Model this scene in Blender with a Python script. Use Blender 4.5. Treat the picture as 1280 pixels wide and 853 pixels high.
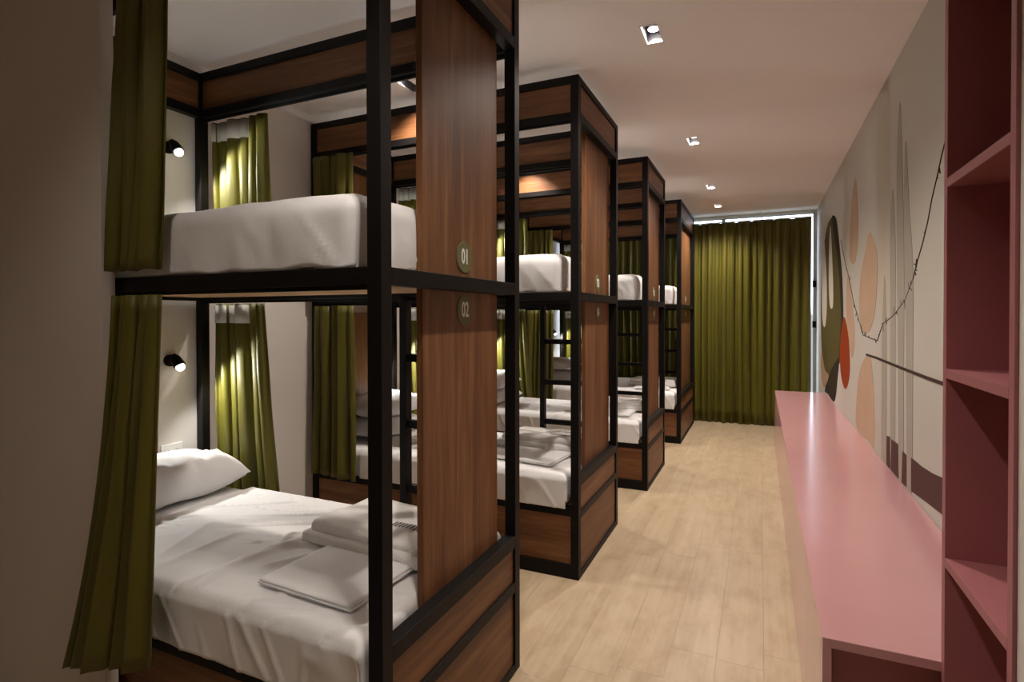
import bpy, bmesh, math, random
from mathutils import Vector, Matrix, noise
from mathutils.bvhtree import BVHTree
for _o in list(bpy.data.objects): bpy.data.objects.remove(_o)
scene = bpy.context.scene
COL = scene.collection
PI = math.pi

# ------------------------------------------------------------------ camera
CX, CZ, YAW, PITCH, ROLL = 0.9827, 1.5747, 0.41894, -0.00979, -0.00134
cd = bpy.data.cameras.new('camera'); cam = bpy.data.objects.new('camera', cd); COL.objects.link(cam)
cd.sensor_fit = 'HORIZONTAL'; cd.sensor_width = 36.0
cd.lens = 684.495 / 1280 * 36.0
cd.shift_x = -5.6325 / 1280; cd.shift_y = -24.58 / 1280
cd.clip_start = 0.05
fw = Vector((-math.sin(YAW) * math.cos(PITCH), math.cos(YAW) * math.cos(PITCH), math.sin(PITCH)))
r0 = Vector((math.cos(YAW), math.sin(YAW), 0)); u0 = r0.cross(fw)
rr = r0 * math.cos(ROLL) + u0 * math.sin(ROLL); uu = -r0 * math.sin(ROLL) + u0 * math.cos(ROLL)
M = Matrix((rr, uu, -fw)).transposed().to_4x4(); M.translation = Vector((CX, 0, CZ))
cam.matrix_world = M
scene.camera = cam

# ------------------------------------------------------------------ world, exposure
wd = bpy.data.worlds.new('overcast_sky'); scene.world = wd; wd.use_nodes = True
wb = wd.node_tree.nodes['Background']
_wn = wd.node_tree; _tc = _wn.nodes.new('ShaderNodeTexCoord'); _sx = _wn.nodes.new('ShaderNodeSeparateXYZ'); _wr = _wn.nodes.new('ShaderNodeValToRGB')
_wr.color_ramp.elements[0].position = .0; _wr.color_ramp.elements[0].color = (.085, .09, .085, 1)      # ground below the horizon
_wr.color_ramp.elements[1].position = .02; _wr.color_ramp.elements[1].color = (0.72, 0.84, 1.0, 1)     # even overcast above
_wn.links.new(_tc.outputs['Generated'], _sx.inputs[0]); _wn.links.new(_sx.outputs['Z'], _wr.inputs[0]); _wn.links.new(_wr.outputs[0], wb.inputs[0])
wb.inputs[1].default_value = 7.0
vs = scene.view_settings
vs.view_transform = 'Standard'; vs.look = 'None'; vs.gamma = 1; vs.use_curve_mapping = False
vs.exposure = 0.12
scene.cycles.max_bounces = 12; scene.cycles.diffuse_bounces = 8
DOWN_W = 78.0        # each aisle spot
GAP_W = 95.0         # spots in the gaps between the beds
SCONCE_W = 21.0       # bedside lamps
WARM = (1.0, 0.88, 0.775); NEUT = (1.0, 0.97, 0.91)

# ------------------------------------------------------------------ room measures
XL, XR, Y0R, Y1R, ZC = -2.08, 1.705, -1.3, 8.72, 3.065

# ------------------------------------------------------------------ helpers
class MB:
    def __init__(s): s.v = []; s.f = []; s.m = []; s.sm = []
    def add(s, vs_, fs, mi=0, smooth=False):
        b = len(s.v); s.v += [tuple(p) for p in vs_]
        for f in fs: s.f.append(tuple(b + i for i in f)); s.m.append(mi); s.sm.append(smooth)
    def box(s, x0, x1, y0, y1, z0, z1, mi=0):
        s.add([(x0,y0,z0),(x1,y0,z0),(x1,y1,z0),(x0,y1,z0),(x0,y0,z1),(x1,y0,z1),(x1,y1,z1),(x0,y1,z1)],
              [(0,3,2,1),(4,5,6,7),(0,1,5,4),(1,2,6,5),(2,3,7,6),(3,0,4,7)], mi)
    def tube(s, pts, r, n=10, mi=0, cap=True, smooth=True):
        pts = [Vector(p) for p in pts]; rs = r if isinstance(r, (list, tuple)) else [r] * len(pts)
        base = []; up = None
        for i, p in enumerate(pts):
            t = (pts[min(i+1, len(pts)-1)] - pts[max(i-1, 0)]).normalized()
            if up is None: up = Vector((0,0,1)) if abs(t.z) < .9 else Vector((1,0,0))
            a = t.cross(up).normalized(); b = t.cross(a).normalized(); up = b.cross(t) if False else up
            base += [p + (a * math.cos(2*PI*k/n) + b * math.sin(2*PI*k/n)) * rs[i] for k in range(n)]
        fs = []
        for i in range(len(pts) - 1):
            for k in range(n):
                fs.append((i*n+k, i*n+(k+1) % n, (i+1)*n+(k+1) % n, (i+1)*n+k))
        s.add(base, fs, mi, smooth)
        if cap:
            s.add(base[:n], [tuple(range(n))], mi); s.add(base[-n:], [tuple(reversed(range(n)))], mi)
    def sphere(s, c, r, n=14, mi=0, sq=(1,1,1)):
        vs_ = []; fs = []; m = n // 2
        for i in range(m + 1):
            th = PI * i / m
            for k in range(n):
                ph = 2*PI*k/n
                vs_.append((c[0]+r*sq[0]*math.sin(th)*math.cos(ph), c[1]+r*sq[1]*math.sin(th)*math.sin(ph), c[2]+r*sq[2]*math.cos(th)))
        for i in range(m):
            for k in range(n): fs.append((i*n+k, (i+1)*n+k, (i+1)*n+(k+1) % n, i*n+(k+1) % n))
        s.add(vs_, fs, mi, True)
    def build(s, name, mats, parent=None, bevel=0, weld=False):
        me = bpy.data.meshes.new(name); me.from_pydata(s.v, [], s.f)
        for mt in (mats if isinstance(mats, (list, tuple)) else [mats]): me.materials.append(mt)
        me.polygons.foreach_set('material_index', s.m); me.polygons.foreach_set('use_smooth', s.sm)
        if weld:
            bm = bmesh.new(); bm.from_mesh(me); bmesh.ops.remove_doubles(bm, verts=bm.verts, dist=1e-5)
            bmesh.ops.recalc_face_normals(bm, faces=bm.faces); bm.to_mesh(me); bm.free()
        me.update()
        o = bpy.data.objects.new(name, me); COL.objects.link(o)
        if parent is not None: o.parent = parent
        if bevel:
            b = o.modifiers.new('bevel', 'BEVEL'); b.width = bevel; b.segments = 2; b.limit_method = 'ANGLE'
        return o

def boxo(name, mat, parent, x0, x1, y0, y1, z0, z1, bevel=0):
    m = MB(); m.box(x0, x1, y0, y1, z0, z1); return m.build(name, mat, parent, bevel)
def tag(o, label=None, cat=None, group=None, kind=None):
    if label: o['label'] = label
    if cat: o['category'] = cat
    if group: o['group'] = group
    if kind: o['kind'] = kind
    return o
def thing(name, label, cat, loc=(0,0,0), group=None):
    o = bpy.data.objects.new(name, None); o.empty_display_size = .1; COL.objects.link(o); o.location = loc
    return tag(o, label, cat, group)
def nz(p, sc=1.0, off=0.0): return noise.noise(Vector(p) * sc + Vector((off, off * 1.7, off * .3)))

# ------------------------------------------------------------------ materials
def mat(name, base, rough=.5, spec=.5, var=.08, vscale=4., bump=0., bscale=60., metal=0., stretch=(1,1,1), rand=0., sheen=0., coat=0.):
    m = bpy.data.materials.new(name); m.use_nodes = True; nt = m.node_tree; N = nt.nodes; L = nt.links
    bs = N['Principled BSDF']
    bs.inputs['Roughness'].default_value = rough; bs.inputs['Metallic'].default_value = metal
    bs.inputs['Specular IOR Level'].default_value = spec
    if sheen: bs.inputs['Sheen Weight'].default_value = sheen; bs.inputs['Sheen Roughness'].default_value = .4
    if coat: bs.inputs['Coat Weight'].default_value = coat; bs.inputs['Coat Roughness'].default_value = .15
    tc = N.new('ShaderNodeTexCoord'); mp = N.new('ShaderNodeMapping'); L.new(tc.outputs['Object'], mp.inputs[0])
    mp.inputs['Scale'].default_value = stretch
    n1 = N.new('ShaderNodeTexNoise'); n1.inputs['Scale'].default_value = vscale; n1.inputs['Detail'].default_value = 4
    L.new(mp.outputs[0], n1.inputs['Vector'])
    rp = N.new('ShaderNodeValToRGB'); L.new(n1.outputs[0], rp.inputs[0])
    rp.color_ramp.elements[0].position = .3; rp.color_ramp.elements[1].position = .7
    rp.color_ramp.elements[0].color = tuple(c * (1 - var) for c in base) + (1,)
    rp.color_ramp.elements[1].color = tuple(min(1, c * (1 + var)) for c in base) + (1,)
    out = rp.outputs[0]
    if rand:
        oi = N.new('ShaderNodeObjectInfo'); hs = N.new('ShaderNodeHueSaturation')
        mr = N.new('ShaderNodeMapRange'); mr.inputs[3].default_value = 1 - rand; mr.inputs[4].default_value = 1 + rand
        L.new(oi.outputs['Random'], mr.inputs[0]); L.new(mr.outputs[0], hs.inputs['Value']); L.new(out, hs.inputs['Color']); out = hs.outputs[0]
    L.new(out, bs.inputs['Base Color'])
    if bump:
        n2 = N.new('ShaderNodeTexNoise'); n2.inputs['Scale'].default_value = bscale; n2.inputs['Detail'].default_value = 3
        L.new(mp.outputs[0], n2.inputs['Vector'])
        bp = N.new('ShaderNodeBump'); bp.inputs['Strength'].default_value = bump; bp.inputs['Distance'].default_value = .01
        L.new(n2.outputs[0], bp.inputs['Height']); L.new(bp.outputs[0], bs.inputs['Normal'])
    return m

def wood(name, dark, mid, light, axis, rough=.47, scale=1.0, per_obj=True, seams=True):
    """Veneer: fine grain drawn out along one axis, broad boards with a few pale lines."""
    m = bpy.data.materials.new(name); m.use_nodes = True; nt = m.node_tree; N = nt.nodes; L = nt.links
    bs = N['Principled BSDF']; bs.inputs['Roughness'].default_value = rough; bs.inputs['Specular IOR Level'].default_value = .36
    tc = N.new('ShaderNodeTexCoord'); mp = N.new('ShaderNodeMapping'); L.new(tc.outputs['Object'], mp.inputs[0])
    def st(a, c): return tuple(a if i == axis else c for i in range(3))
    mp.inputs['Scale'].default_value = st(.9 * scale, 16 * scale)
    vec = mp.outputs[0]
    if per_obj:
        oi = N.new('ShaderNodeObjectInfo'); ml = N.new('ShaderNodeMath'); ml.operation = 'MULTIPLY'; ml.inputs[1].default_value = 37.
        L.new(oi.outputs['Random'], ml.inputs[0])
        va = N.new('ShaderNodeVectorMath'); va.operation = 'ADD'; L.new(vec, va.inputs[0]); L.new(ml.outputs[0], va.inputs[1]); vec = va.outputs[0]
    n1 = N.new('ShaderNodeTexNoise'); n1.inputs['Scale'].default_value = 1.; n1.inputs['Detail'].default_value = 2; n1.inputs['Distortion'].default_value = .6
    L.new(vec, n1.inputs['Vector'])
    n2 = N.new('ShaderNodeTexNoise'); n2.inputs['Scale'].default_value = 6.; n2.inputs['Detail'].default_value = 5
    L.new(vec, n2.inputs['Vector'])
    mx = N.new('ShaderNodeMix'); mx.data_type = 'FLOAT'; mx.inputs[0].default_value = .38
    L.new(n1.outputs[0], mx.inputs[2]); L.new(n2.outputs[0], mx.inputs[3])
    rp = N.new('ShaderNodeValToRGB'); L.new(mx.outputs[0], rp.inputs[0])
    e = rp.color_ramp.elements; e[0].position = .34; e[0].color = dark + (1,); e[1].position = .68; e[1].color = light + (1,)
    k = e.new(.5); k.color = mid + (1,)
    if seams:
        k = e.new(.615); k.color = tuple(.5*(a+b) for a, b in zip(mid, light)) + (1,)
    L.new(rp.outputs[0], bs.inputs['Base Color'])
    bp = N.new('ShaderNodeBump'); bp.inputs['Strength'].default_value = .08; bp.inputs['Distance'].default_value = .004
    L.new(n2.outputs[0], bp.inputs['Height']); L.new(bp.outputs[0], bs.inputs['Normal'])
    return m

def emit(name, col, strength):
    m = bpy.data.materials.new(name); m.use_nodes = True; nt = m.node_tree; nt.nodes.clear()
    o = nt.nodes.new('ShaderNodeOutputMaterial'); e = nt.nodes.new('ShaderNodeEmission')
    e.inputs[0].default_value = col + (1,); e.inputs[1].default_value = strength; nt.links.new(e.outputs[0], o.inputs[0]); return m

WD, WM, WL = (.098,.037,.013), (.160,.066,.024), (.262,.130,.054)
wood_z = wood('walnut_upright', WD, WM, WL, 2)
wood_x = wood('walnut_along_bed', WD, WM, WL, 0)
wood_y = wood('walnut_foot_board', WD, WM, WL, 1)
pine_x = wood('pine_slat', (.42,.25,.13), (.55,.35,.19), (.66,.46,.28), 0, .6)
black = mat('black_steel', (.006,.0048,.0045), .5, .16, .1, 8)
cloth = mat('white_cotton', (.775,.78,.79), .85, .2, .02, 5, .05, 160)
cloth2 = mat('white_linen', (.785,.79,.80), .85, .2, .02, 6, .06, 180)
towelm = mat('terry_cotton', (.79,.785,.775), .95, .1, .04, 9, .5, 160)
printm = mat('grey_print', (.17,.17,.16), .9, .1)
velvet = mat('olive_velvet', (.104,.094,.008), .48, .45, .14, 5, .12, 70, stretch=(1,1,.15), sheen=.04)
tapem = mat('white_heading_tape', (.55,.54,.50), .9, .1, .05, 20)
wallm = mat('painted_plaster', (.66,.62,.58), .85, .2, .02, 2, .06, 45)
muralm = mat('mural_ground', (.50,.475,.42), .7, .2, .02, 2)
ceilm = mat('ceiling_paint', (.88,.86,.85), .9, .15, .012, 1.5)
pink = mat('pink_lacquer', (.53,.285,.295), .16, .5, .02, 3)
pinkd = mat('pink_lacquer_shaded', (.37,.135,.145), .45, .4, .02, 3)  # the cabinet's pink, shade of shelves and end recess painted into the colour
alu = mat('window_aluminium', (.48,.48,.54), .4, .5, .03)
whitep = mat('white_plastic', (.75,.74,.72), .35, .5, .02)
chrome = mat('lamp_housing', (.10,.095,.10), .4, .5, .05)
lamp_on = emit('spot_lens', (1.0,.95,.92), 9.); bulb_on = emit('lit_bulb', (1.0,.95,.88), 5.)
badge_g = mat('olive_badge', (.13,.125,.05), .5, .4, .05)
badge_w = mat('badge_digits', (.80,.80,.74), .5, .4, .02)
oak = wood('oak_plank', (.42,.325,.212), (.465,.367,.245), (.51,.41,.285), 1, .38, .55, True, False)
nt = oak.node_tree
_hs = nt.nodes.new('ShaderNodeHueSaturation'); _oi = nt.nodes.new('ShaderNodeObjectInfo'); _mr = nt.nodes.new('ShaderNodeMapRange')
_mr.inputs[3].default_value = .965; _mr.inputs[4].default_value = 1.03
nt.links.new(_oi.outputs['Random'], _mr.inputs[0]); nt.links.new(_mr.outputs[0], _hs.inputs['Value'])
_b = nt.nodes['Principled BSDF']; _l = _b.inputs['Base Color'].links[0].from_socket
_tc = nt.nodes.new('ShaderNodeTexCoord'); _mp = nt.nodes.new('ShaderNodeMapping'); _mp.inputs['Scale'].default_value = (5, 2.2, 1)
_nz = nt.nodes.new('ShaderNodeTexNoise'); _nz.inputs['Scale'].default_value = 1.6; _nz.inputs['Detail'].default_value = 5; _nz.inputs['Roughness'].default_value = .62
_rp = nt.nodes.new('ShaderNodeValToRGB'); _rp.color_ramp.elements[0].position = .36; _rp.color_ramp.elements[0].color = (.87, .835, .80, 1)
_rp.color_ramp.elements[1].position = .56; _rp.color_ramp.elements[1].color = (1, 1, 1, 1)
_mm = nt.nodes.new('ShaderNodeMix'); _mm.data_type = 'RGBA'; _mm.blend_type = 'MULTIPLY'; _mm.inputs[0].default_value = 1
nt.links.new(_tc.outputs['Object'], _mp.inputs[0]); nt.links.new(_mp.outputs[0], _nz.inputs['Vector']); nt.links.new(_nz.outputs[0], _rp.inputs[0])
nt.links.new(_l, _mm.inputs[6]); nt.links.new(_rp.outputs[0], _mm.inputs[7])
nt.links.new(_mm.outputs[2], _hs.inputs['Color']); nt.links.new(_hs.outputs[0], _b.inputs['Base Color'])
subfl = mat('subfloor', (.40,.30,.20), .9)  # sub-floor under the planks, showing in the joints
glass = bpy.data.materials.new('clear_glass'); glass.use_nodes = True
_g = glass.node_tree.nodes['Principled BSDF']; _g.inputs['Transmission Weight'].default_value = 1; _g.inputs['Roughness'].default_value = 0; _g.inputs['IOR'].default_value = 1.01
def paint(n_, c): return mat('mural_' + n_, c, .8, .12, .03)
PAINT = {'cream': paint('cream', (.52,.475,.40)), 'olive': paint('olive', (.085,.070,.020)), 'dark': paint('dark', (.030,.022,.012)),
         'tan': paint('tan', (.34,.235,.14)), 'peach': paint('peach', (.47,.325,.225)), 'orange': paint('orange', (.27,.042,.006)),
         'grey': paint('grey', (.365,.335,.285)), 'maroon': paint('maroon', (.095,.046,.042)), 'line': paint('line', (.06,.036,.028))}

# ------------------------------------------------------------------ structure
def struct(o): o['kind'] = 'structure'; return o
floor = struct(boxo('floor', subfl, None, XL, XR, Y0R, Y1R, -.10, -.008))
rnd = random.Random(4)
PW, PL = .2, 1.285
plank_mesh = {}
k = 0
x = .601 - PW * 14
while x < XR:
    y = Y0R - rnd.random() * PL
    if abs(x - .601) < .01: y = 2.66 - PL * 4
    while y < Y1R:
        xa, xb, ya, yb = max(x, XL), min(x + PW, XR), max(y, Y0R), min(y + PL, Y1R)
        if xb - xa > .01 and yb - ya > .02:
            m = MB(); g = .0003; ch = .0004
            m.add([(xa+g,ya+g,-.008),(xb-g,ya+g,-.008),(xb-g,yb-g,-.008),(xa+g,yb-g,-.008),
                   (xa+g,ya+g,-ch),(xb-g,ya+g,-ch),(xb-g,yb-g,-ch),(xa+g,yb-g,-ch),
                   (xa+g+ch,ya+g+ch,0),(xb-g-ch,ya+g+ch,0),(xb-g-ch,yb-g-ch,0),(xa+g+ch,yb-g-ch,0)],
                  [(0,1,5,4),(1,2,6,5),(2,3,7,6),(3,0,4,7),(4,5,9,8),(5,6,10,9),(6,7,11,10),(7,4,8,11),(8,9,10,11)])
            m.build('plank', oak, floor)
        y += PL
    x += PW

# ceiling with a slot cut for every recessed lamp
AISLE = [(.456, y_) for y_ in (1.0, 2.945, 4.876, 6.675, 7.874)]
GAPS = [(-1.085, y_) for y_ in (2.965, 4.80, 6.62)] + [(-.55, .50)]
HW, HL = .040, .094
holes = [(x_-HW, x_+HW, y_-HL, y_+HL) for x_, y_ in AISLE + GAPS]
xs = sorted({XL, XR} | {h[0] for h in holes} | {h[1] for h in holes}); ys = sorted({Y0R, Y1R} | {h[2] for h in holes} | {h[3] for h in holes})
m = MB()
for i in range(len(xs)-1):
    for j in range(len(ys)-1):
        cx_, cy_ = (xs[i]+xs[i+1])/2, (ys[j]+ys[j+1])/2
        if any(h[0] < cx_ < h[1] and h[2] < cy_ < h[3] for h in holes): continue
        m.add([(xs[i],ys[j],ZC),(xs[i+1],ys[j],ZC),(xs[i+1],ys[j+1],ZC),(xs[i],ys[j+1],ZC)], [(0,3,2,1)])
m.box(XL, XR, Y0R, Y1R, ZC+.12, ZC+.22)
struct(m.build('ceiling', ceilm))

struct(boxo('wall_left', wallm, None, XL-.1, XL, Y0R, Y1R, -.1, ZC+.22))
wall_r = struct(boxo('wall_right', muralm, None, XR, XR+.1, Y0R, Y1R, -.1, ZC+.22))
struct(boxo('wall_back', wallm, None, XL-.1, XR+.1, Y0R-.1, Y0R, -.1, ZC+.22))
struct(boxo('wall_niche', wallm, None, XL, -1.202, 1.205, 1.25, 0, ZC))
struct(boxo('wall_entry', wallm, None, 1.437, XR, Y0R, 1.352, 0, ZC))
# far wall with the window opening
WX0, WX1, WZ0, WZ1 = XL-.03, XR, .25, 3.026
m = MB(); YF = Y1R
m.box(XL-.2, WX0, YF, YF+.16, -.1, ZC+.22); m.box(WX1, XR+.2, YF, YF+.16, -.1, ZC+.22)
m.box(WX0, WX1, YF, YF+.16, -.1, WZ0); m.box(WX0, WX1, YF, YF+.16, WZ1, ZC+.22)
struct(m.build('wall_far', wallm))
m = MB(); fr = .05
m.box(WX0, WX1, YF+.05, YF+.11, WZ0, WZ0+fr); m.box(WX0, WX1, YF+.05, YF+.11, WZ1-.006, WZ1)
for xx, ww in ((WX0, .035), (-.85, fr), (.45, fr), (WX1-.044, .044)): m.box(xx, xx+ww, YF+.05, YF+.11, WZ0+fr, WZ1-.006)
win = struct(m.build('window_1', alu))
edges_ = [WX0+.035, -.85, -.80, .45, .50, WX1-.044]
for a, b in ((0,1),(2,3),(4,5)): boxo('pane', glass, win, edges_[a], edges_[b], YF+.078, YF+.084, WZ0+fr, WZ1-.006)
for zz in (1.45, 2.02): boxo('hinge', black, win, XR-.052, XR-.008, YF+.012, YF+.05, zz-.045, zz+.045)
struct(boxo('trim_1', ceilm, None, XL, XL+.022, 1.25, Y1R, ZC-.05, ZC))

# mural: flat paint shapes on the right wall, (y, z) in metres
MURAL = [
('cream',[(4.373,2.946),(4.0,2.927),(3.978,2.036),(3.979,1.157),(4.035,0.653),(4.312,0.648),(4.28,1.441),(4.357,2.352)]),
('olive',[(6.903,2.659),(6.556,2.56),(6.233,2.147),(6.108,1.842),(6.095,1.457),(6.317,1.092),(6.632,0.94),(7.219,0.844),(7.741,0.868),(8.044,1.159),(8.169,1.729),(7.987,2.236),(7.713,2.507),(7.369,2.652)]),
('dark',[(6.977,2.671),(6.622,2.579),(6.233,2.147),(6.079,1.841),(6.039,1.458),(6.258,1.12),(6.349,1.145),(6.211,1.494),(6.282,1.834),(6.477,2.146),(6.825,2.482)]),
('cream',[(7.126,2.596),(6.881,2.053),(6.834,1.72),(6.977,1.652),(7.172,1.727),(7.266,2.1)]),
('cream',[(7.806,2.519),(7.519,2.119),(7.458,1.638),(7.671,1.434),(7.96,1.551),(8.03,2.055)]),
('dark',[(6.38,1.143),(6.435,0.919),(6.69,0.66),(7.294,0.66),(7.641,0.66),(7.221,0.881)]),
('tan',[(8.042,1.108),(7.651,0.916),(7.221,0.881),(7.643,0.701),(7.927,0.728),(8.138,0.945)]),
('peach',[(5.742,1.97),(5.451,1.648),(5.334,1.372),(5.46,1.209),(5.625,1.324),(5.831,1.609)]),
('orange',[(5.934,1.557),(5.674,1.365),(5.594,1.093),(5.759,0.926),(5.966,0.901),(6.195,1.015),(6.262,1.239),(6.118,1.479)]),
('peach',[(5.311,2.721),(5.176,2.252),(5.312,2.038),(5.485,2.02),(5.65,2.119),(5.568,2.502)]),
('peach',[(4.677,2.176),(4.433,2.038),(4.372,1.859),(4.464,1.595),(4.689,1.456),(4.982,1.467),(5.119,1.643),(5.049,1.888),(4.839,2.066)]),
('peach',[(4.665,1.291),(4.526,1.157),(4.461,0.931),(4.468,0.667),(4.667,0.66),(5.209,0.66),(5.216,0.899),(5.029,1.164)]),
('grey',[(4.137,1.827),(4.067,1.448),(4.057,1.048),(4.071,0.65),(4.207,0.65),(4.207,1.131),(4.203,1.495)]),
('grey',[(3.919,2.334),(3.837,2.018),(3.823,1.456),(3.825,0.65),(3.932,0.65),(3.952,1.452),(3.978,2.036)]),
('grey',[(3.745,2.788),(3.679,2.444),(3.619,1.859),(3.614,1.243),(3.609,0.65),(3.713,0.65),(3.747,1.23),(3.792,1.874),(3.807,2.477)]),
('grey',[(3.598,2.527),(3.511,2.146),(3.428,1.821),(3.418,1.387),(3.426,0.65),(3.528,0.65),(3.563,1.378),(3.609,1.836),(3.627,2.211)]),
('maroon',[(3.44,0.834),(3.245,0.837),(3.055,0.852),(2.899,0.873),(2.823,0.883),(2.6,.90),(2.6,.72),(2.819,0.717),(2.896,0.714),(3.13,0.693),(3.436,0.66)]),
('maroon',[(3.632,0.825),(3.532,0.821),(3.528,0.65),(3.646,0.645)]),
('maroon',[(3.915,0.833),(3.728,0.839),(3.717,0.645),(3.921,0.645)]),
('maroon',[(4.04,0.827),(3.948,0.838),(3.943,0.645),(4.047,0.645)])]
def smooth_loop(pts, sub=6):
    n = len(pts); out = []
    for i in range(n):
        p = [Vector((*pts[(i+k) % n], 0)) for k in (-1, 0, 1, 2)]
        for t in (j / sub for j in range(sub)):
            q = .5*((2*p[1]) + (-p[0]+p[2])*t + (2*p[0]-5*p[1]+4*p[2]-p[3])*t*t + (-p[0]+3*p[1]-3*p[2]+p[3])*t**3)
            out.append((q.x, max(q.y, .645)))
    return out
for i, (c, pts) in enumerate(MURAL):
    loop = smooth_loop(pts) if c != 'maroon' else pts
    xf = XR - .0005 - .00012 * i; n = len(loop)
    m = MB()
    m.add([(xf, a, b) for a, b in loop] + [(XR, a, b) for a, b in loop],
          [tuple(range(n))] + [(j, (j+1) % n, n+(j+1) % n, n+j) for j in range(n)])
    m.build('mural_shape', PAINT[c], wall_r, weld=True)
def ribbon(m, pts, w, x0_):
    for (a, b), (c, d) in zip(pts[:-1], pts[1:]):
        v = Vector((c-a, d-b)); v.normalize(); n_ = Vector((-v.y, v.x))*w; v *= w*.4
        q = [(a-v.x+n_.x, b-v.y+n_.y), (c+v.x+n_.x, d+v.y+n_.y), (c+v.x-n_.x, d+v.y-n_.y), (a-v.x-n_.x, b-v.y-n_.y)]
        m.add([(x0_, *p) for p in q] + [(XR, *p) for p in q], [(0,1,2,3),(0,4,5,1),(1,5,6,2),(2,6,7,3),(3,7,4,0)])
m = MB(); xf = XR - .0034
ribbon(m, [(4.783,1.284),(4.413,1.287),(3.614,1.281),(3.143,1.279),(2.6,1.282)], .008, xf)
m.build('mural_line', PAINT['line'], wall_r)
m = MB()
CH = [(2.7,2.52),(2.863,2.351),(2.943,2.274),(3.004,2.203),(3.094,2.108),(3.158,2.015),(3.24,1.931),(3.357,1.832),(3.435,1.751),(3.587,1.66),(3.858,1.577),(4.179,1.521),(4.36,1.405),(4.688,1.415),(4.926,1.425),(5.196,1.579),(5.408,1.694),(5.643,1.899),(5.897,2.055),(6.238,2.321)]
ribbon(m, CH, .0026, xf)
for i in range(len(CH)-1):
    for k in range(4 if 6 < i < 16 else 1):
        t = rnd.random(); a = CH[i][0]*(1-t)+CH[i+1][0]*t; b = CH[i][1]*(1-t)+CH[i+1][1]*t; an = rnd.uniform(0, 2*PI); l = rnd.uniform(.015, .05)
        ribbon(m, [(a, b), (a + l*math.cos(an), b + l*math.sin(an))], .0026, xf)
m.build('mural_line', PAINT['line'], wall_r)

# ------------------------------------------------------------------ recessed lamps
def downlight(x_, y_, label, cat_group, watts, n_on=2, tilt=(0,0), size=115, col=WARM):
    t = thing('recessed_spotlight', label, 'ceiling light', (x_, y_, ZC), cat_group)
    m = MB(); w = .007
    m.box(-HW-w, -HW, -HL-w, HL+w, -.005, .0); m.box(HW, HW+w, -HL-w, HL+w, -.005, .0)
    m.box(-HW, HW, -HL-w, -HL, -.005, .0); m.box(-HW, HW, HL, HL+w, -.005, .0)
    m.build('frame', whitep, t)
    m = MB(); h = .10
    m.box(-HW-.004, -HW, -HL, HL, 0, h); m.box(HW, HW+.004, -HL, HL, 0, h)
    m.box(-HW, HW, -HL-.004, -HL, 0, h); m.box(-HW, HW, HL, HL+.004, 0, h); m.box(-HW, HW, -HL, HL, h, h+.004)
    m.build('housing', chrome, t)
    for i, s in enumerate((1, -1)):
        on = i >= 2 - n_on
        m = MB(); m.tube([(0, s*.045, .092), (0, s*.045, .046)], [.022, .034], 20); hd = m.build('lamp_head', chrome if on else black, t)
        m = MB(); m.tube([(0, s*.045, .045), (0, s*.045, .042)], [.029, .027], 20); m.build('lens', lamp_on if on else black, hd)
        if on:
            ld = bpy.data.lights.new('spot', 'SPOT'); ld.energy = watts; ld.color = col; ld.spot_size = math.radians(size); ld.spot_blend = .7; ld.shadow_soft_size = .028
            lo = bpy.data.objects.new('spot', ld); COL.objects.link(lo); lo.parent = t; lo.location = (0, s*.045, .036); lo.rotation_euler = (tilt[0], tilt[1], 0)
names_a = ['recessed twin ceiling spotlight above the aisle, beside the nearest bunk bed',
           'largest recessed twin spotlight in the ceiling, above the aisle by the second bunk bed',
           'recessed twin spotlight in the ceiling, second nearest of the aisle row', 'recessed twin spotlight in the ceiling, third of the aisle row',
           'small recessed twin spotlight in the ceiling, farthest of the aisle row by the window curtain']
for i, ((x_, y_), l) in enumerate(zip(AISLE, names_a)): downlight(x_, y_, l, 'recessed spotlights along the aisle', DOWN_W * (.62 if i == 0 else 1), 2, (0,0), 98 if i == 0 else 136)
names_g = ['recessed spotlight with one lens lit, between the nearest and second bunk beds', 'recessed spotlight in the ceiling gap between second and third bunk beds',
           'recessed spotlight in the ceiling gap between third and farthest bunk beds', 'recessed spotlight in the ceiling in front of the nearest bunk bed']
for (x_, y_), l in zip(GAPS, names_g): downlight(x_, y_, l, 'recessed spotlights beside the bunk beds', GAP_W * (.24 if x_ > -1 else 1), 1)

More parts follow.
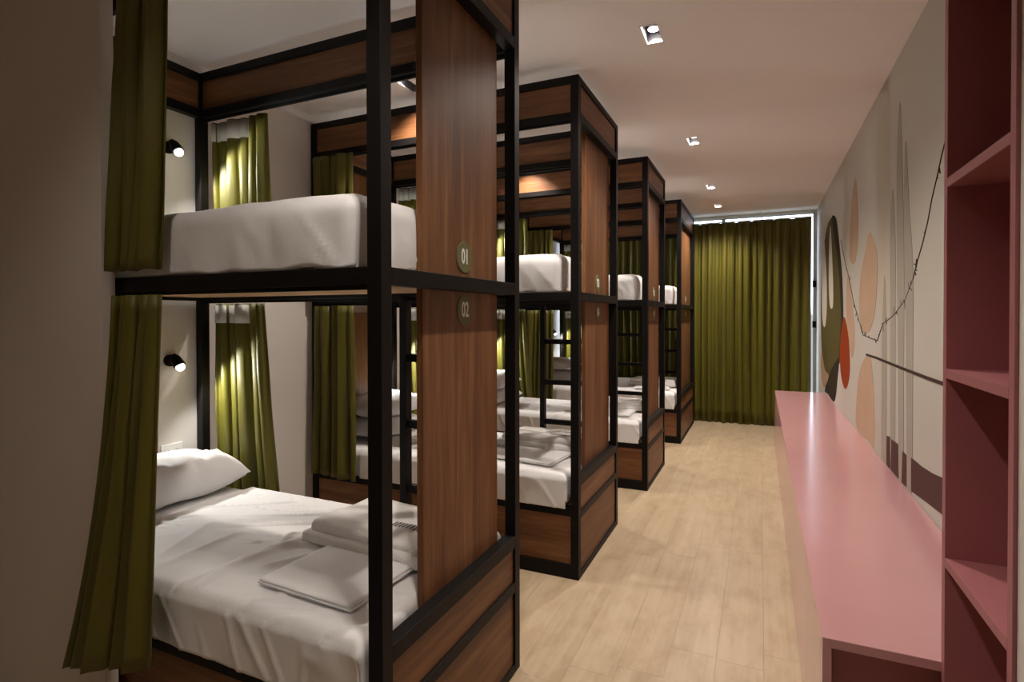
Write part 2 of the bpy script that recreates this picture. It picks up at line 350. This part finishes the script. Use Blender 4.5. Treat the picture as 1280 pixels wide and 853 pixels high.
# ------------------------------------------------------------------ soft goods
def soft_box(name, mt, parent, x0, x1, y0, y1, z0, z1, r, cuts, amp=.006, fold=.01, seed=0, hem=0.0, bulge=0.0):
    """Rounded slab with cloth folds running down its sides."""
    nx, ny, nz_ = cuts; V = {}; F = []; vs_ = []
    def vid(i, j, k_):
        if (i, j, k_) not in V:
            V[(i, j, k_)] = len(vs_); vs_.append((x0+(x1-x0)*i/nx, y0+(y1-y0)*j/ny, z0+(z1-z0)*k_/nz_))
        return V[(i, j, k_)]
    for i in range(nx):
        for j in range(ny):
            F.append((vid(i,j,0), vid(i,j+1,0), vid(i+1,j+1,0), vid(i+1,j,0))); F.append((vid(i,j,nz_), vid(i+1,j,nz_), vid(i+1,j+1,nz_), vid(i,j+1,nz_)))
    for i in range(nx):
        for k_ in range(nz_):
            F.append((vid(i,0,k_), vid(i+1,0,k_), vid(i+1,0,k_+1), vid(i,0,k_+1))); F.append((vid(i,ny,k_), vid(i,ny,k_+1), vid(i+1,ny,k_+1), vid(i+1,ny,k_)))
    for j in range(ny):
        for k_ in range(nz_):
            F.append((vid(0,j,k_), vid(0,j,k_+1), vid(0,j+1,k_+1), vid(0,j+1,k_))); F.append((vid(nx,j,k_), vid(nx,j+1,k_), vid(nx,j+1,k_+1), vid(nx,j,k_+1)))
    out = []
    for p in vs_:
        q = Vector(p); c = Vector((min(max(p[0], x0+r), x1-r), min(max(p[1], y0+r), y1-r), min(p[2], z1-r)))
        d = q - c; n_ = d.normalized() if d.length > 1e-6 else Vector((0,0,0))
        L_ = d.length
        if L_ > r: q = c + n_ * r
        t = (q.z - z0) / (z1 - z0)
        side = 1 - abs(n_.z)
        if L_ > 1e-6:
            h = q.x if abs(n_.y) > abs(n_.x) else q.y
            w = (.55*nz((h, 0, t*.06), 5., seed) + .45*nz((h + .05*t, 0, t*.10), 11., seed+5)) * fold * side * min(1, (1-t)*2+.15)
            dg = abs(nz((h + (t-.5)*.16, t*.05, 0), 5., seed+31)); w += max(0, .07 - dg) * 4 * fold * side * min(1, 1.3*(1-t)+.2)
            q += n_ * (w + bulge * side * math.sin(PI*min(1, max(0, t))))
            if n_.z > .3: q.z += amp * (nz((q.x, q.y, 0), 3., seed) + .5 * nz((q.x, q.y, 0), 9., seed+2)) * n_.z
        if t < .12 and hem: q.z += hem * (nz((p[0], p[1], 0), 9., seed+8))
        out.append(q)
    mb = MB(); mb.add(out, F, 0, True); return mb.build(name, mt, parent)

def pillow(name, label, loc, a, b, h, rotz=0, tilt=(0,0), seed=0, group=None, nose=.0):
    n = 30; mb = MB(); vs_ = []; fs = []
    for sgn in (1, -1):
        base = len(vs_)
        for i in range(n+1):
            for j in range(n+1):
                u, v = -1 + 2*i/n, -1 + 2*j/n
                th = max(0, (1-u**4) * (1-abs(v)**3.4)) ** .55
                x_ = a*u*(1 - .07*(1-v*v)); y_ = b*v*(1 - .05*(1-u*u))
                e = nz((x_, y_, sgn), 5., seed); e2 = nz((x_*1.4, y_, sgn), 13., seed+3)
                ed = min(1, 1.6*max(abs(u), abs(v))**3)
                rid = max(0, .09 - abs(nz((x_*.7+y_*.4, (y_-x_*.3)*1.6, 0), 6., seed+9))) * .22
                z_ = sgn*h*th*(.62 if sgn > 0 else .38) + th*(.10*h*e + .05*h*e2*ed*2) + (rid*th*(.4+ed) if sgn > 0 else 0)
                if sgn < 0: z_ = max(z_, -h*.34)
                vs_.append((x_, y_, z_ + h*.36))
        for i in range(n):
            for j in range(n):
                q = (base+i*(n+1)+j, base+(i+1)*(n+1)+j, base+(i+1)*(n+1)+j+1, base+i*(n+1)+j+1)
                fs.append(q if sgn > 0 else tuple(reversed(q)))
    mb.add(vs_, fs, 0, True)
    o = mb.build(name, cloth2, None, weld=True); o.location = loc; o.rotation_euler = (tilt[0], tilt[1], rotz)
    return tag(o, label, 'pillow', group)

CREASES = [(((-.88,.0),(-.834,.323),(-.869,.798)), .013), (((-.836,.087),(-.859,.233),(-.764,.51)), .012), (((-.854,.119),(-.813,.058)), .010),
           (((-.726,.247),(-.628,.414)), .010), (((-.542,.035),(-.506,.108)), .008), (((-1.201,.161),(-1.313,.435)), .008), (((-1.101,.089),(-1.108,.396)), .008)]
def crease(X, Y, flip):
    if flip: Y = .92 - Y
    z_ = 0
    for pts, h_ in CREASES:
        for (a, b), (c, d) in zip(pts[:-1], pts[1:]):
            dx, dy = c-a, d-b; l2 = dx*dx+dy*dy; t = max(0, min(1, ((X-a)*dx+(Y-b)*dy)/l2))
            q = ((X-a-t*dx)*dy - (Y-b-t*dy)*dx) / math.sqrt(l2); r_ = math.hypot(X-a-t*dx, Y-b-t*dy)
            w_ = .030 if q > 0 else .011          # soft on one flank, sharp on the other
            z_ = max(z_, h_ * math.exp(-(r_/w_)**2))
    return z_
def top_sheet(label, ox, oy, x_head, x_foot, y_near, y_far, ztop, drop, seed, group):
    """One cover laid over the mattress, hanging over the near and far sides and the foot."""
    r = .035; nu, nv = 170, 140; vs_ = []; fs = []
    Lx = (x_foot - x_head) + drop*.8; Ly = (y_far - y_near) + 2*drop
    def bend(o_):                           # overhang length -> (out, down)
        if o_ <= 0: return 0., 0.
        a_ = min(o_ / r, PI/2); return r*math.sin(a_), r*(1-math.cos(a_)) + max(0, o_ - r*PI/2)
    for i in range(nu+1):
        for j in range(nv+1):
            x_ = x_head + Lx*i/nu; y_ = y_near - drop + Ly*j/nv
            dr = drop
            of = x_ - (x_foot - r); on = (y_near + r) - y_; oF = y_ - (y_far - r)
            xo, xd = bend(of); yo, yd = bend(on); fo, fd = bend(oF)
            X = min(x_, x_foot - r) + xo; Y = min(max(y_, y_near + r), y_far - r) - yo + fo
            d = max(xd, yd, fd)
            Z = ztop - d
            top = 1 if d < .02 else 0
            # long soft creases running slantwise over the bed
            s1 = nz((X*.55 + Y*.35, Y*1.9 - X*.9, 0), 2.6, seed); s2 = nz((X*.8+Y*.3, Y*4.2-X*1.6, 0), 3.0, seed+7)
            ms = max(0, min(1, .55 + 1.6*nz((X, Y, 0), 2.2, seed+21)))
            cr = (max(0, .04-abs(s1))*.36 + max(0, .045-abs(s2))*.26) * ms
            Z += (cr + .003*nz((X, Y, 0), 4., seed+2)) * (1 if d < .05 else .25) * max(.15, min(1, (y_far - .03 - Y)*8))
            if d < .02: Z += crease(X, Y, seed % 2 == 0)
            if d > .03:
                w = nz((X, 0, Z*.3), 8., seed+4)*.010*min(1, (d-.03)*8) + max(0,.1-abs(nz((X+Z*.5, 0, Z*.3), 6., seed+12)))*.06
                if yd > .03: Y -= w + .004
                elif fd > .03: Y += w*.5
                else: X += .3*w
            if i == 0 : Z += .004
            vs_.append((X, Y, Z))
    for i in range(nu):
        for j in range(nv): fs.append((i*(nv+1)+j, (i+1)*(nv+1)+j, (i+1)*(nv+1)+j+1, i*(nv+1)+j+1))
    mb = MB(); mb.add(vs_, fs, 0, True); o = mb.build('bed_sheet', cloth, None); o.location = (ox, oy, 0)
    sm = o.modifiers.new('thickness', 'SOLIDIFY'); sm.thickness = .006; sm.offset = 1
    return tag(o, label, 'sheet', group)

def curtain(label, xt0, xt1, xb0, xb1, zt, zb0, zb1, y, amp, n, seed, tape=None, group=None, name='bunk_curtain', lean=0., rows=22, warp=.5, flare=1.25):
    cols = int(n * 14); vs_ = []; fs = []
    rg = random.Random(seed); ph = rg.random()*6
    def pos(s, t, off=0.):
        sw = s + warp*.05*math.sin(2*PI*s*1.7+ph) + warp*.03*math.sin(2*PI*s*4.1+ph*2)*(.4+.6*t)
        k_ = t**flare
        zb = zb0 + (zb1-zb0)*s
        x_ = (xt0+(xt1-xt0)*s)*(1-k_) + (xb0+(xb1-xb0)*s)*k_
        a_ = amp*(.55+.45*min(1, t*3))*(.75+.5*nz((s*5, t*1.2, 0), 1.5, seed))
        y_ = y + a_*math.sin(2*PI*n*sw + .5*math.sin(2.6*t+ph)) + amp*.45*math.sin(2*PI*n*.43*sw+ph+t) + lean*t
        x_ += .25*amp*math.cos(2*PI*n*sw*2) + .012*math.sin(3*t+ph)*t
        return (x_, y_ + off, zt + (zb-zt)*t)
    for j in range(rows+1):
        for i in range(cols+1): vs_.append(pos(i/cols, j/rows))
    for j in range(rows):
        for i in range(cols): fs.append((j*(cols+1)+i, j*(cols+1)+i+1, (j+1)*(cols+1)+i+1, (j+1)*(cols+1)+i))
    mb = MB(); mb.add(vs_, fs, 0, True); o = mb.build(name, velvet, None); tag(o, label, 'curtain', group)
    sm = o.modifiers.new('thickness', 'SOLIDIFY'); sm.thickness = .004; sm.offset = 0
    if tape:
        hgt, s0, s1, off = tape; vs_ = []; fs = []; c2 = int(cols*(s1-s0))
        for j in range(3):
            for i in range(c2+1): vs_.append(pos(s0+(s1-s0)*i/c2, (j/2)*hgt/(zt-zb0)+.008, off))
        for j in range(2):
            for i in range(c2): fs.append((j*(c2+1)+i, j*(c2+1)+i+1, (j+1)*(c2+1)+i+1, (j+1)*(c2+1)+i))
        mb = MB(); mb.add(vs_, fs, 0, True); tp = mb.build('heading_tape', tapem, o); tag(tp, 'white heading tape')
        sm = tp.modifiers.new('thickness', 'SOLIDIFY'); sm.thickness = .002; sm.offset = 0
    return o

# ------------------------------------------------------------------ bunk beds
L, T, H = 2.07, .05, 3.0
def digit_geo(txt, size):
    cu = bpy.data.curves.new('digits', 'FONT'); cu.body = txt; cu.size = size; cu.align_x = 'CENTER'; cu.align_y = 'CENTER'; cu.extrude = .0006; cu.offset = .0012; cu.resolution_u = 3
    ob = bpy.data.objects.new('digits', cu); COL.objects.link(ob); dg = bpy.context.evaluated_depsgraph_get(); dg.update()
    me = bpy.data.meshes.new_from_object(ob.evaluated_get(dg)); bpy.data.objects.remove(ob); bpy.data.curves.remove(cu)
    vv = [v.co.copy() for v in me.vertices]; ff = [tuple(p.vertices) for p in me.polygons]; bpy.data.meshes.remove(me); return vv, ff

def bunk(label, xf, y0, W, num, pan, lad_x=-.594):
    t = thing('bunk_bed', label, 'bunk bed', (xf, y0, 0), 'timber and steel bunk beds')
    B = lambda nm, mt, *c, bv=.002: boxo(nm, mt, t, *c, bevel=bv)
    for xa in (-L, -T):
        for ya in (0, W-T): B('post', black, xa, xa+T, ya, ya+T, 0, H)
    e = .0
    # foot (aisle) side
    B('foot_rail', black, -T, 0, T, W-T, 0, .034); B('foot_rail', black, -T, 0, T, W-T, .358, .400); B('foot_rail', black, -T, 0, T, W-T, .553, .606)
    B('mid_rail', black, -T, 0, T, W-T, 1.666, 1.718); B('top_rail', black, -T, 0, T, W-T, 2.743, 2.792); B('top_rail', black, -T, 0, T, W-T, 2.962, H)
    B('foot_board', wood_y, -.035, -.010, T, W-T, .034, .358); B('foot_board', wood_y, -.035, -.010, T, W-T, .400, .553)
    B('fascia', wood_y, -.035, -.010, T, W-T, 2.792, 2.962)
    # head side
    B('mid_rail', black, -L, -L+T, T, W-T, 1.666, 1.718); B('top_rail', black, -L, -L+T, T, W-T, 2.743, 2.792); B('top_rail', black, -L, -L+T, T, W-T, 2.955, H)
    B('fascia', wood_y, -L+.010, -L+.035, T, W-T, 2.792, 2.955); B('base_rail', black, -L, -L+T, T, W-T, .37, .42)
    hp = W*.70
    B('headboard', wood_z, -L+.004, -L+.022, T, hp, .45, 1.60); B('headboard', wood_z, -L+.004, -L+.022, T, hp, 1.74, 2.743)
    # long sides
    for ya in (0, W-T):
        yi = ya + .010 if ya == 0 else ya + .015
        B('top_rail', black, -L+T, -T, ya, ya+T, 2.738, 2.785); B('top_rail', black, -L+T, -T, ya, ya+T, 2.955, H)
        B('fascia', wood_x, -L+T, -T, yi, yi+.025, 2.785, 2.955)
        B('mid_rail', black, -L+T, -T, ya, ya+T, 1.666, 1.718)
        B('base_rail', black, -L+T, -T, ya, ya+T, 0, .085); B('base_rail', black, -L+T, -T, ya, ya+T, .375, .425)
        B('side_board', wood_x, -L+T, -T, yi, yi+.025, .085, .375)
        for zt in (2.738, 1.666): B('curtain_track', black, -L+T, -T, ya + (.012 if ya == 0 else .026), ya + (.024 if ya == 0 else .038), zt-.014, zt, bv=0)
    ns = 7; sw = (W - 2*T) / ns
    for i in range(ns): B('slat', pine_x, -L+T, -T, T + sw*i + .012, T + sw*(i+1) - .012, 1.684, 1.702, bv=.0015)
    B('mattress_base', pine_x, -L+T, -T, T, W-T, .40, .425, bv=0)
    # number panels
    for z0, z1, n_, zc in ((1.69, 2.775, num, 1.799), (.580, 1.672, num+1, 1.597)):
        p = B('number_panel', wood_z, -.076, -.0505, pan[0], pan[1], z0, z1, bv=.002)
        m = MB(); c = Vector((-.0475, (pan[0]+pan[1])/2, zc)); R_ = .060; nn = 36
        m.tube([(-.0505, c.y, c.z), (-.0485, c.y, c.z), (-.0475, c.y, c.z)], [R_, R_, R_-.001], nn)
        vv, ff = digit_geo('%02d' % n_, .072)
        m.add([(-.0470 + q.z, c.y + q.x*.78, c.z + q.y*1.12) for q in vv], ff, 1)
        tag(m.build('number_badge', [badge_g, badge_w], p), 'round olive badge with white numerals')
    # ladder on the far long side
    ya, yb = W-.048, W-.012
    for xa in (lad_x, lad_x + .40): B('ladder_stile', black, xa-.019, xa+.019, ya-.004, yb+.008, .425, 1.666)
    for zz in (.74, 1.053, 1.373): B('ladder_rung', black, lad_x+.019, lad_x+.381, ya+.002, yb, zz-.019, zz+.019)
    return t

BEDS = [('nearest', 0.0, 1.263, .977, 1, (.285, .852)), ('second', 0.001, 3.106, .977, 3, (.30, .90)),
        ('third', .062, 4.949, .977, 5, (.30, .90)), ('farthest', .094, 6.945, 1.46, 7, (.36, 1.37))]
BL = ['nearest bunk bed of dark walnut and black steel, numbered 01 and 02', 'second bunk bed from the viewer, walnut boards in a black steel frame',
      'third bunk bed along the aisle, walnut boards in a black steel frame', 'farthest, widest walnut and steel bunk bed beside the window curtain']
for bi, (wd_, xf, y0, W, num, pan) in enumerate(BEDS):
    bunk(BL[bi], xf, y0, W, num, pan)
    of = '%s bunk bed' % wd_
    ym0, ym1 = y0 + .010, y0 + W - .056
    # upper mattress in its hanging sheet
    o = soft_box('mattress', cloth, None, -L+.06, -.092, .012, W-.056, 1.7195, 1.955, .065, (110, 50, 16), .008, .021, 3+bi*9, .012, .004)
    o.location = (xf, y0, 0); tag(o, 'white sheeted upper mattress of the ' + of, 'mattress', 'upper mattresses')
    o = soft_box('mattress', cloth, None, -L+.06, -.092, .012, W-.056, .4265, .615, .05, (90, 40, 12), .004, .004, 43+bi*9, .004, .0)
    o.location = (xf, y0, 0); tag(o, 'white lower mattress of the ' + of, 'mattress', 'lower mattresses')
    top_sheet('creased white sheet drawn over the lower mattress of the ' + of, xf, y0, -1.585 if bi == 0 else -1.62, -.080, -.004, W-.046, .622, .185, 11+bi*5, 'sheets on the lower beds')
    # pillows
    yc = y0 + W*.53
    if bi == 0:
        pillow('pillow', 'plump white pillow at the head of the lower bed of the nearest bunk bed', (-1.832, 1.83, .632), .205, .36, .235, 0, (0, .06), 2, 'pillows')
    else:
        pillow('pillow', 'lower pillow of the stack on the lower bed of the ' + of, (xf-1.80, yc, .630), .22, .33, .15, 0, (0, .02), 5+bi, 'pillows')
        pillow('pillow', 'upper pillow of the stack on the lower bed of the ' + of, (xf-1.81, yc+.01, .786), .22, .33, .17, .05, (0, .05), 8+bi, 'pillows')
    pillow('pillow', 'white pillow on the upper bed of the ' + of, (xf-1.80, yc, 1.954), .21, .33, .12, 0, (0, .0), 15+bi, 'pillows')
    # curtains: near and far side of the head end, upper and lower berth
    nx0, nx1 = (-1.165, -.865) if bi == 0 else (xf-2.035, xf-1.655)
    yn, yf = y0-.040, y0+W+.040
    if bi == 0:
        curtain('dark olive curtain at the near side of the upper berth, nearest bunk bed', -1.155, -.862, -1.20, -.925, 2.735, 1.737, 1.740, yn, .026, 4.5, 1, None, 'curtains on the near sides of the bunk beds')
        curtain('dark olive curtain flaring to the left beside the lower bed of the nearest bunk bed', -1.150, -.890, -1.40, -.895, 1.650, .262, .385, yn, .026, 4.5, 2, None, 'curtains on the near sides of the bunk beds', lean=-.055, flare=1.8)
    else:
        curtain('olive curtain, near head corner, upper berth, ' + of, nx0, nx1, nx0+.01, nx1, 2.735, 1.75, 1.75, yn, .024, 5, 3+bi, None, 'curtains on the near sides of the bunk beds')
        curtain('olive curtain, near head corner, lower berth, ' + of, nx0, nx1, nx0-.025, nx1+.02, 1.650, .43, .40, yn, .028, 5, 13+bi, None, 'curtains on the near sides of the bunk beds')
    fx0 = xf - 2.015
    curtain('olive curtain with white heading tape, far corner, upper berth, ' + of, fx0, fx0+.425, fx0+.01, fx0+.44, 2.733, 1.76, 1.76, yf, .024, 5.2, 23+bi, (.105, .0, .68, -.006), 'curtains on the far sides of the bunk beds')
    curtain('olive curtain with white heading tape, far corner, lower berth, ' + of, fx0, fx0+.40, fx0+.03, fx0+.50, 1.650, .47, .45, yf, .026, 5.2, 33+bi, (.105, .0, .68, -.006), 'curtains on the far sides of the bunk beds')
    # bedside lamps and sockets
    yl = y0 + W - .205
    for lv, z_, in (('lower', 1.325), ('upper', 2.53)):
        t = thing('wall_lamp', 'black lit reading lamp on the wall, %s berth of the %s' % (lv, of), 'wall lamp', (xf*0 + XL, yl, z_), 'bedside reading lamps')
        m = MB(); m.tube([(0,0,0),(.014,0,0)], .034, 20); m.build('wall_plate', black, t)
        m = MB(); m.tube([(.012,0,0),(.045,0,.004)], .008, 10); m.build('arm', black, t)
        m = MB(); m.tube([(.035,-.003,.030),(.052,.0,.012),(.072,.004,-.016),(.080,.006,-.028)], [.016,.026,.030,.031], 20); m.build('lamp_shade', black, t)
        m = MB(); m.sphere((.083,.007,-.034), .024, 16); m.build('bulb', bulb_on, t)
        ld = bpy.data.lights.new('reading_light', 'SPOT'); ld.energy = SCONCE_W; ld.color = NEUT; ld.shadow_soft_size = .02; ld.spot_size = math.radians(142); ld.spot_blend = .3
        lo = bpy.data.objects.new('reading_light', ld); COL.objects.link(lo); lo.parent = t; lo.location = (.101, .012, -.066); lo.rotation_euler = Vector((.74, .27, -.62)).to_track_quat('-Z', 'Y').to_euler()
    if bi in (0, 3):
        t = thing('wall_socket', 'white double socket plate on the wall above the pillow of the ' + of, 'socket', (XL, y0+W-.20, .815), 'bedside sockets')
        boxo('plate', whitep, t, 0, .010, -.062, .062, -.036, .036, .003)
        for dy in (-.03, .03):
            m = MB(); m.tube([(.0095, dy, 0), (.0115, dy, 0)], .018, 18); s_ = m.build('outlet', whitep, t)
            m = MB()
            for q in (-.007, .007): m.tube([(.0112, dy+q, 0), (.0120, dy+q, 0)], .003, 8)
            m.build('pin_hole', black, s_)
    # folded linen at the foot of the lower bed
    fx, fy = (xf-.40, y0+.28)
    o = MB(); t = thing('folded_sheet', 'flat folded white sheet lying on the lower bed of the ' + of, 'folded sheet', (fx, fy, .641), 'folded sheets')
    t.rotation_euler = (0, 0, -.05 if bi == 0 else .12*(bi-2))
    for q in range(2):
        s_ = soft_box('fold_layer', cloth2, t, -.215+.004*q, .215-.006*q, -.18+.003*q, .18-.004*q, .0+.008*q, .008*(q+1), .0038, (30, 26, 3), .003, .002, 60+q+bi*4)
    t = thing('folded_towel', 'plump folded white towel with dark lettering on the lower bed of the ' + of, 'towel', (xf-.42, y0+.63, .646), 'folded towels')
    t.rotation_euler = (0, 0, -.06)
    soft_box('fold_layer', towelm, t, -.33, .32, -.21, .20, 0, .042, .020, (44, 30, 6), .012, .006, 80+bi)
    tw = soft_box('fold_layer', towelm, t, -.30, .31, -.185, .19, .038, .076, .018, (44, 30, 6), .016, .006, 90+bi)
    bvh = BVHTree.FromPolygons([v.co.copy() for v in tw.data.vertices], [tuple(p.vertices) for p in tw.data.polygons])
    def ht(x_, y_):
        hit = bvh.ray_cast(Vector((x_, y_, .3)), Vector((0, 0, -1)))[0]
        return hit.z if hit else .076
    rg = random.Random(7)
    for row, (yy, n_) in enumerate(((.07, 9), (-.045, 12))):
        m = MB(); xx = (.09, .03)[row]
        for q in range(n_):
            w_ = rg.uniform(.008, .013); hh = rg.uniform(.026, .050); z_ = max(ht(xx, yy), ht(xx+w_, yy)) + .0012
            for s_ in range(2):
                x_ = xx + s_*w_*.6; m.box(x_, x_+.0026, yy-hh/2, yy+hh/2, z_-.003, z_)
            c_ = rg.choice((-1, 0, 1))*hh/2.6; m.box(xx, xx+w_*.75, yy+c_, yy+.004+c_, z_-.003, z_)
            xx += w_ + .0085
        tag(m.build('printed_lettering', printm, t), 'dark printed lettering', kind='stuff')

# ------------------------------------------------------------------ window curtain
curtain('floor length olive velvet curtain drawn across the whole far window', -2.015, 1.613, -2.005, 1.606, 2.935, .004, .004, 8.575, .046, 33, 77, None, None, 'window_curtain', 0., 16, .25)
m = MB(); m.box(-2.03, 1.64, 8.550, 8.600, 2.937, 2.946)
tr = m.build('curtain_rail', whitep); tag(tr, 'white ceiling rail carrying the long window curtain', 'curtain rail')
for xx in (-1.9, -.9, .1, 1.0, 1.6):
    m = MB(); m.tube([(xx, 8.575, 2.946), (xx, 8.575, ZC)], .006, 8); m.build('hanger', whitep, tr)

# ------------------------------------------------------------------ pink sideboard
BX0, BX1, BY0, BY1, BZ = 1.150, XR-.002, 1.806, 7.557, .640
t = thing('low_cabinet', 'long low pink lacquered cabinet running along the mural wall', 'cabinet', (BX0, BY0, 0))
LX, LY = BX1-BX0, BY1-BY0
boxo('worktop', pink, t, 0, LX, 0, LY, BZ-.028, BZ, .002)
boxo('body', pink, t, .022, LX, .055, LY, .0, BZ-.028)
boxo('end_stile', pink, t, 0, .024, .0, .055, 0, BZ-.028, .0015)
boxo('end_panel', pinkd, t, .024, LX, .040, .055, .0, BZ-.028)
nd = 10; dw = (LY-.055) / nd
for i in range(nd): boxo('door', pink, t, 0, .020, .0565+dw*i, .055+dw*(i+1)-.0015, .0, BZ-.031, .001)

# ------------------------------------------------------------------ tall pink bookcase
SX0, SX1, SY0, SY1, SZ = 1.430, XR-.002, 1.354, 1.804, 2.98
t = thing('open_bookcase', 'tall open pink bookcase with empty shelves at the right edge', 'bookcase', (SX0, SY0, 0))
d_ = SX1 - SX0; w_ = SY1 - SY0
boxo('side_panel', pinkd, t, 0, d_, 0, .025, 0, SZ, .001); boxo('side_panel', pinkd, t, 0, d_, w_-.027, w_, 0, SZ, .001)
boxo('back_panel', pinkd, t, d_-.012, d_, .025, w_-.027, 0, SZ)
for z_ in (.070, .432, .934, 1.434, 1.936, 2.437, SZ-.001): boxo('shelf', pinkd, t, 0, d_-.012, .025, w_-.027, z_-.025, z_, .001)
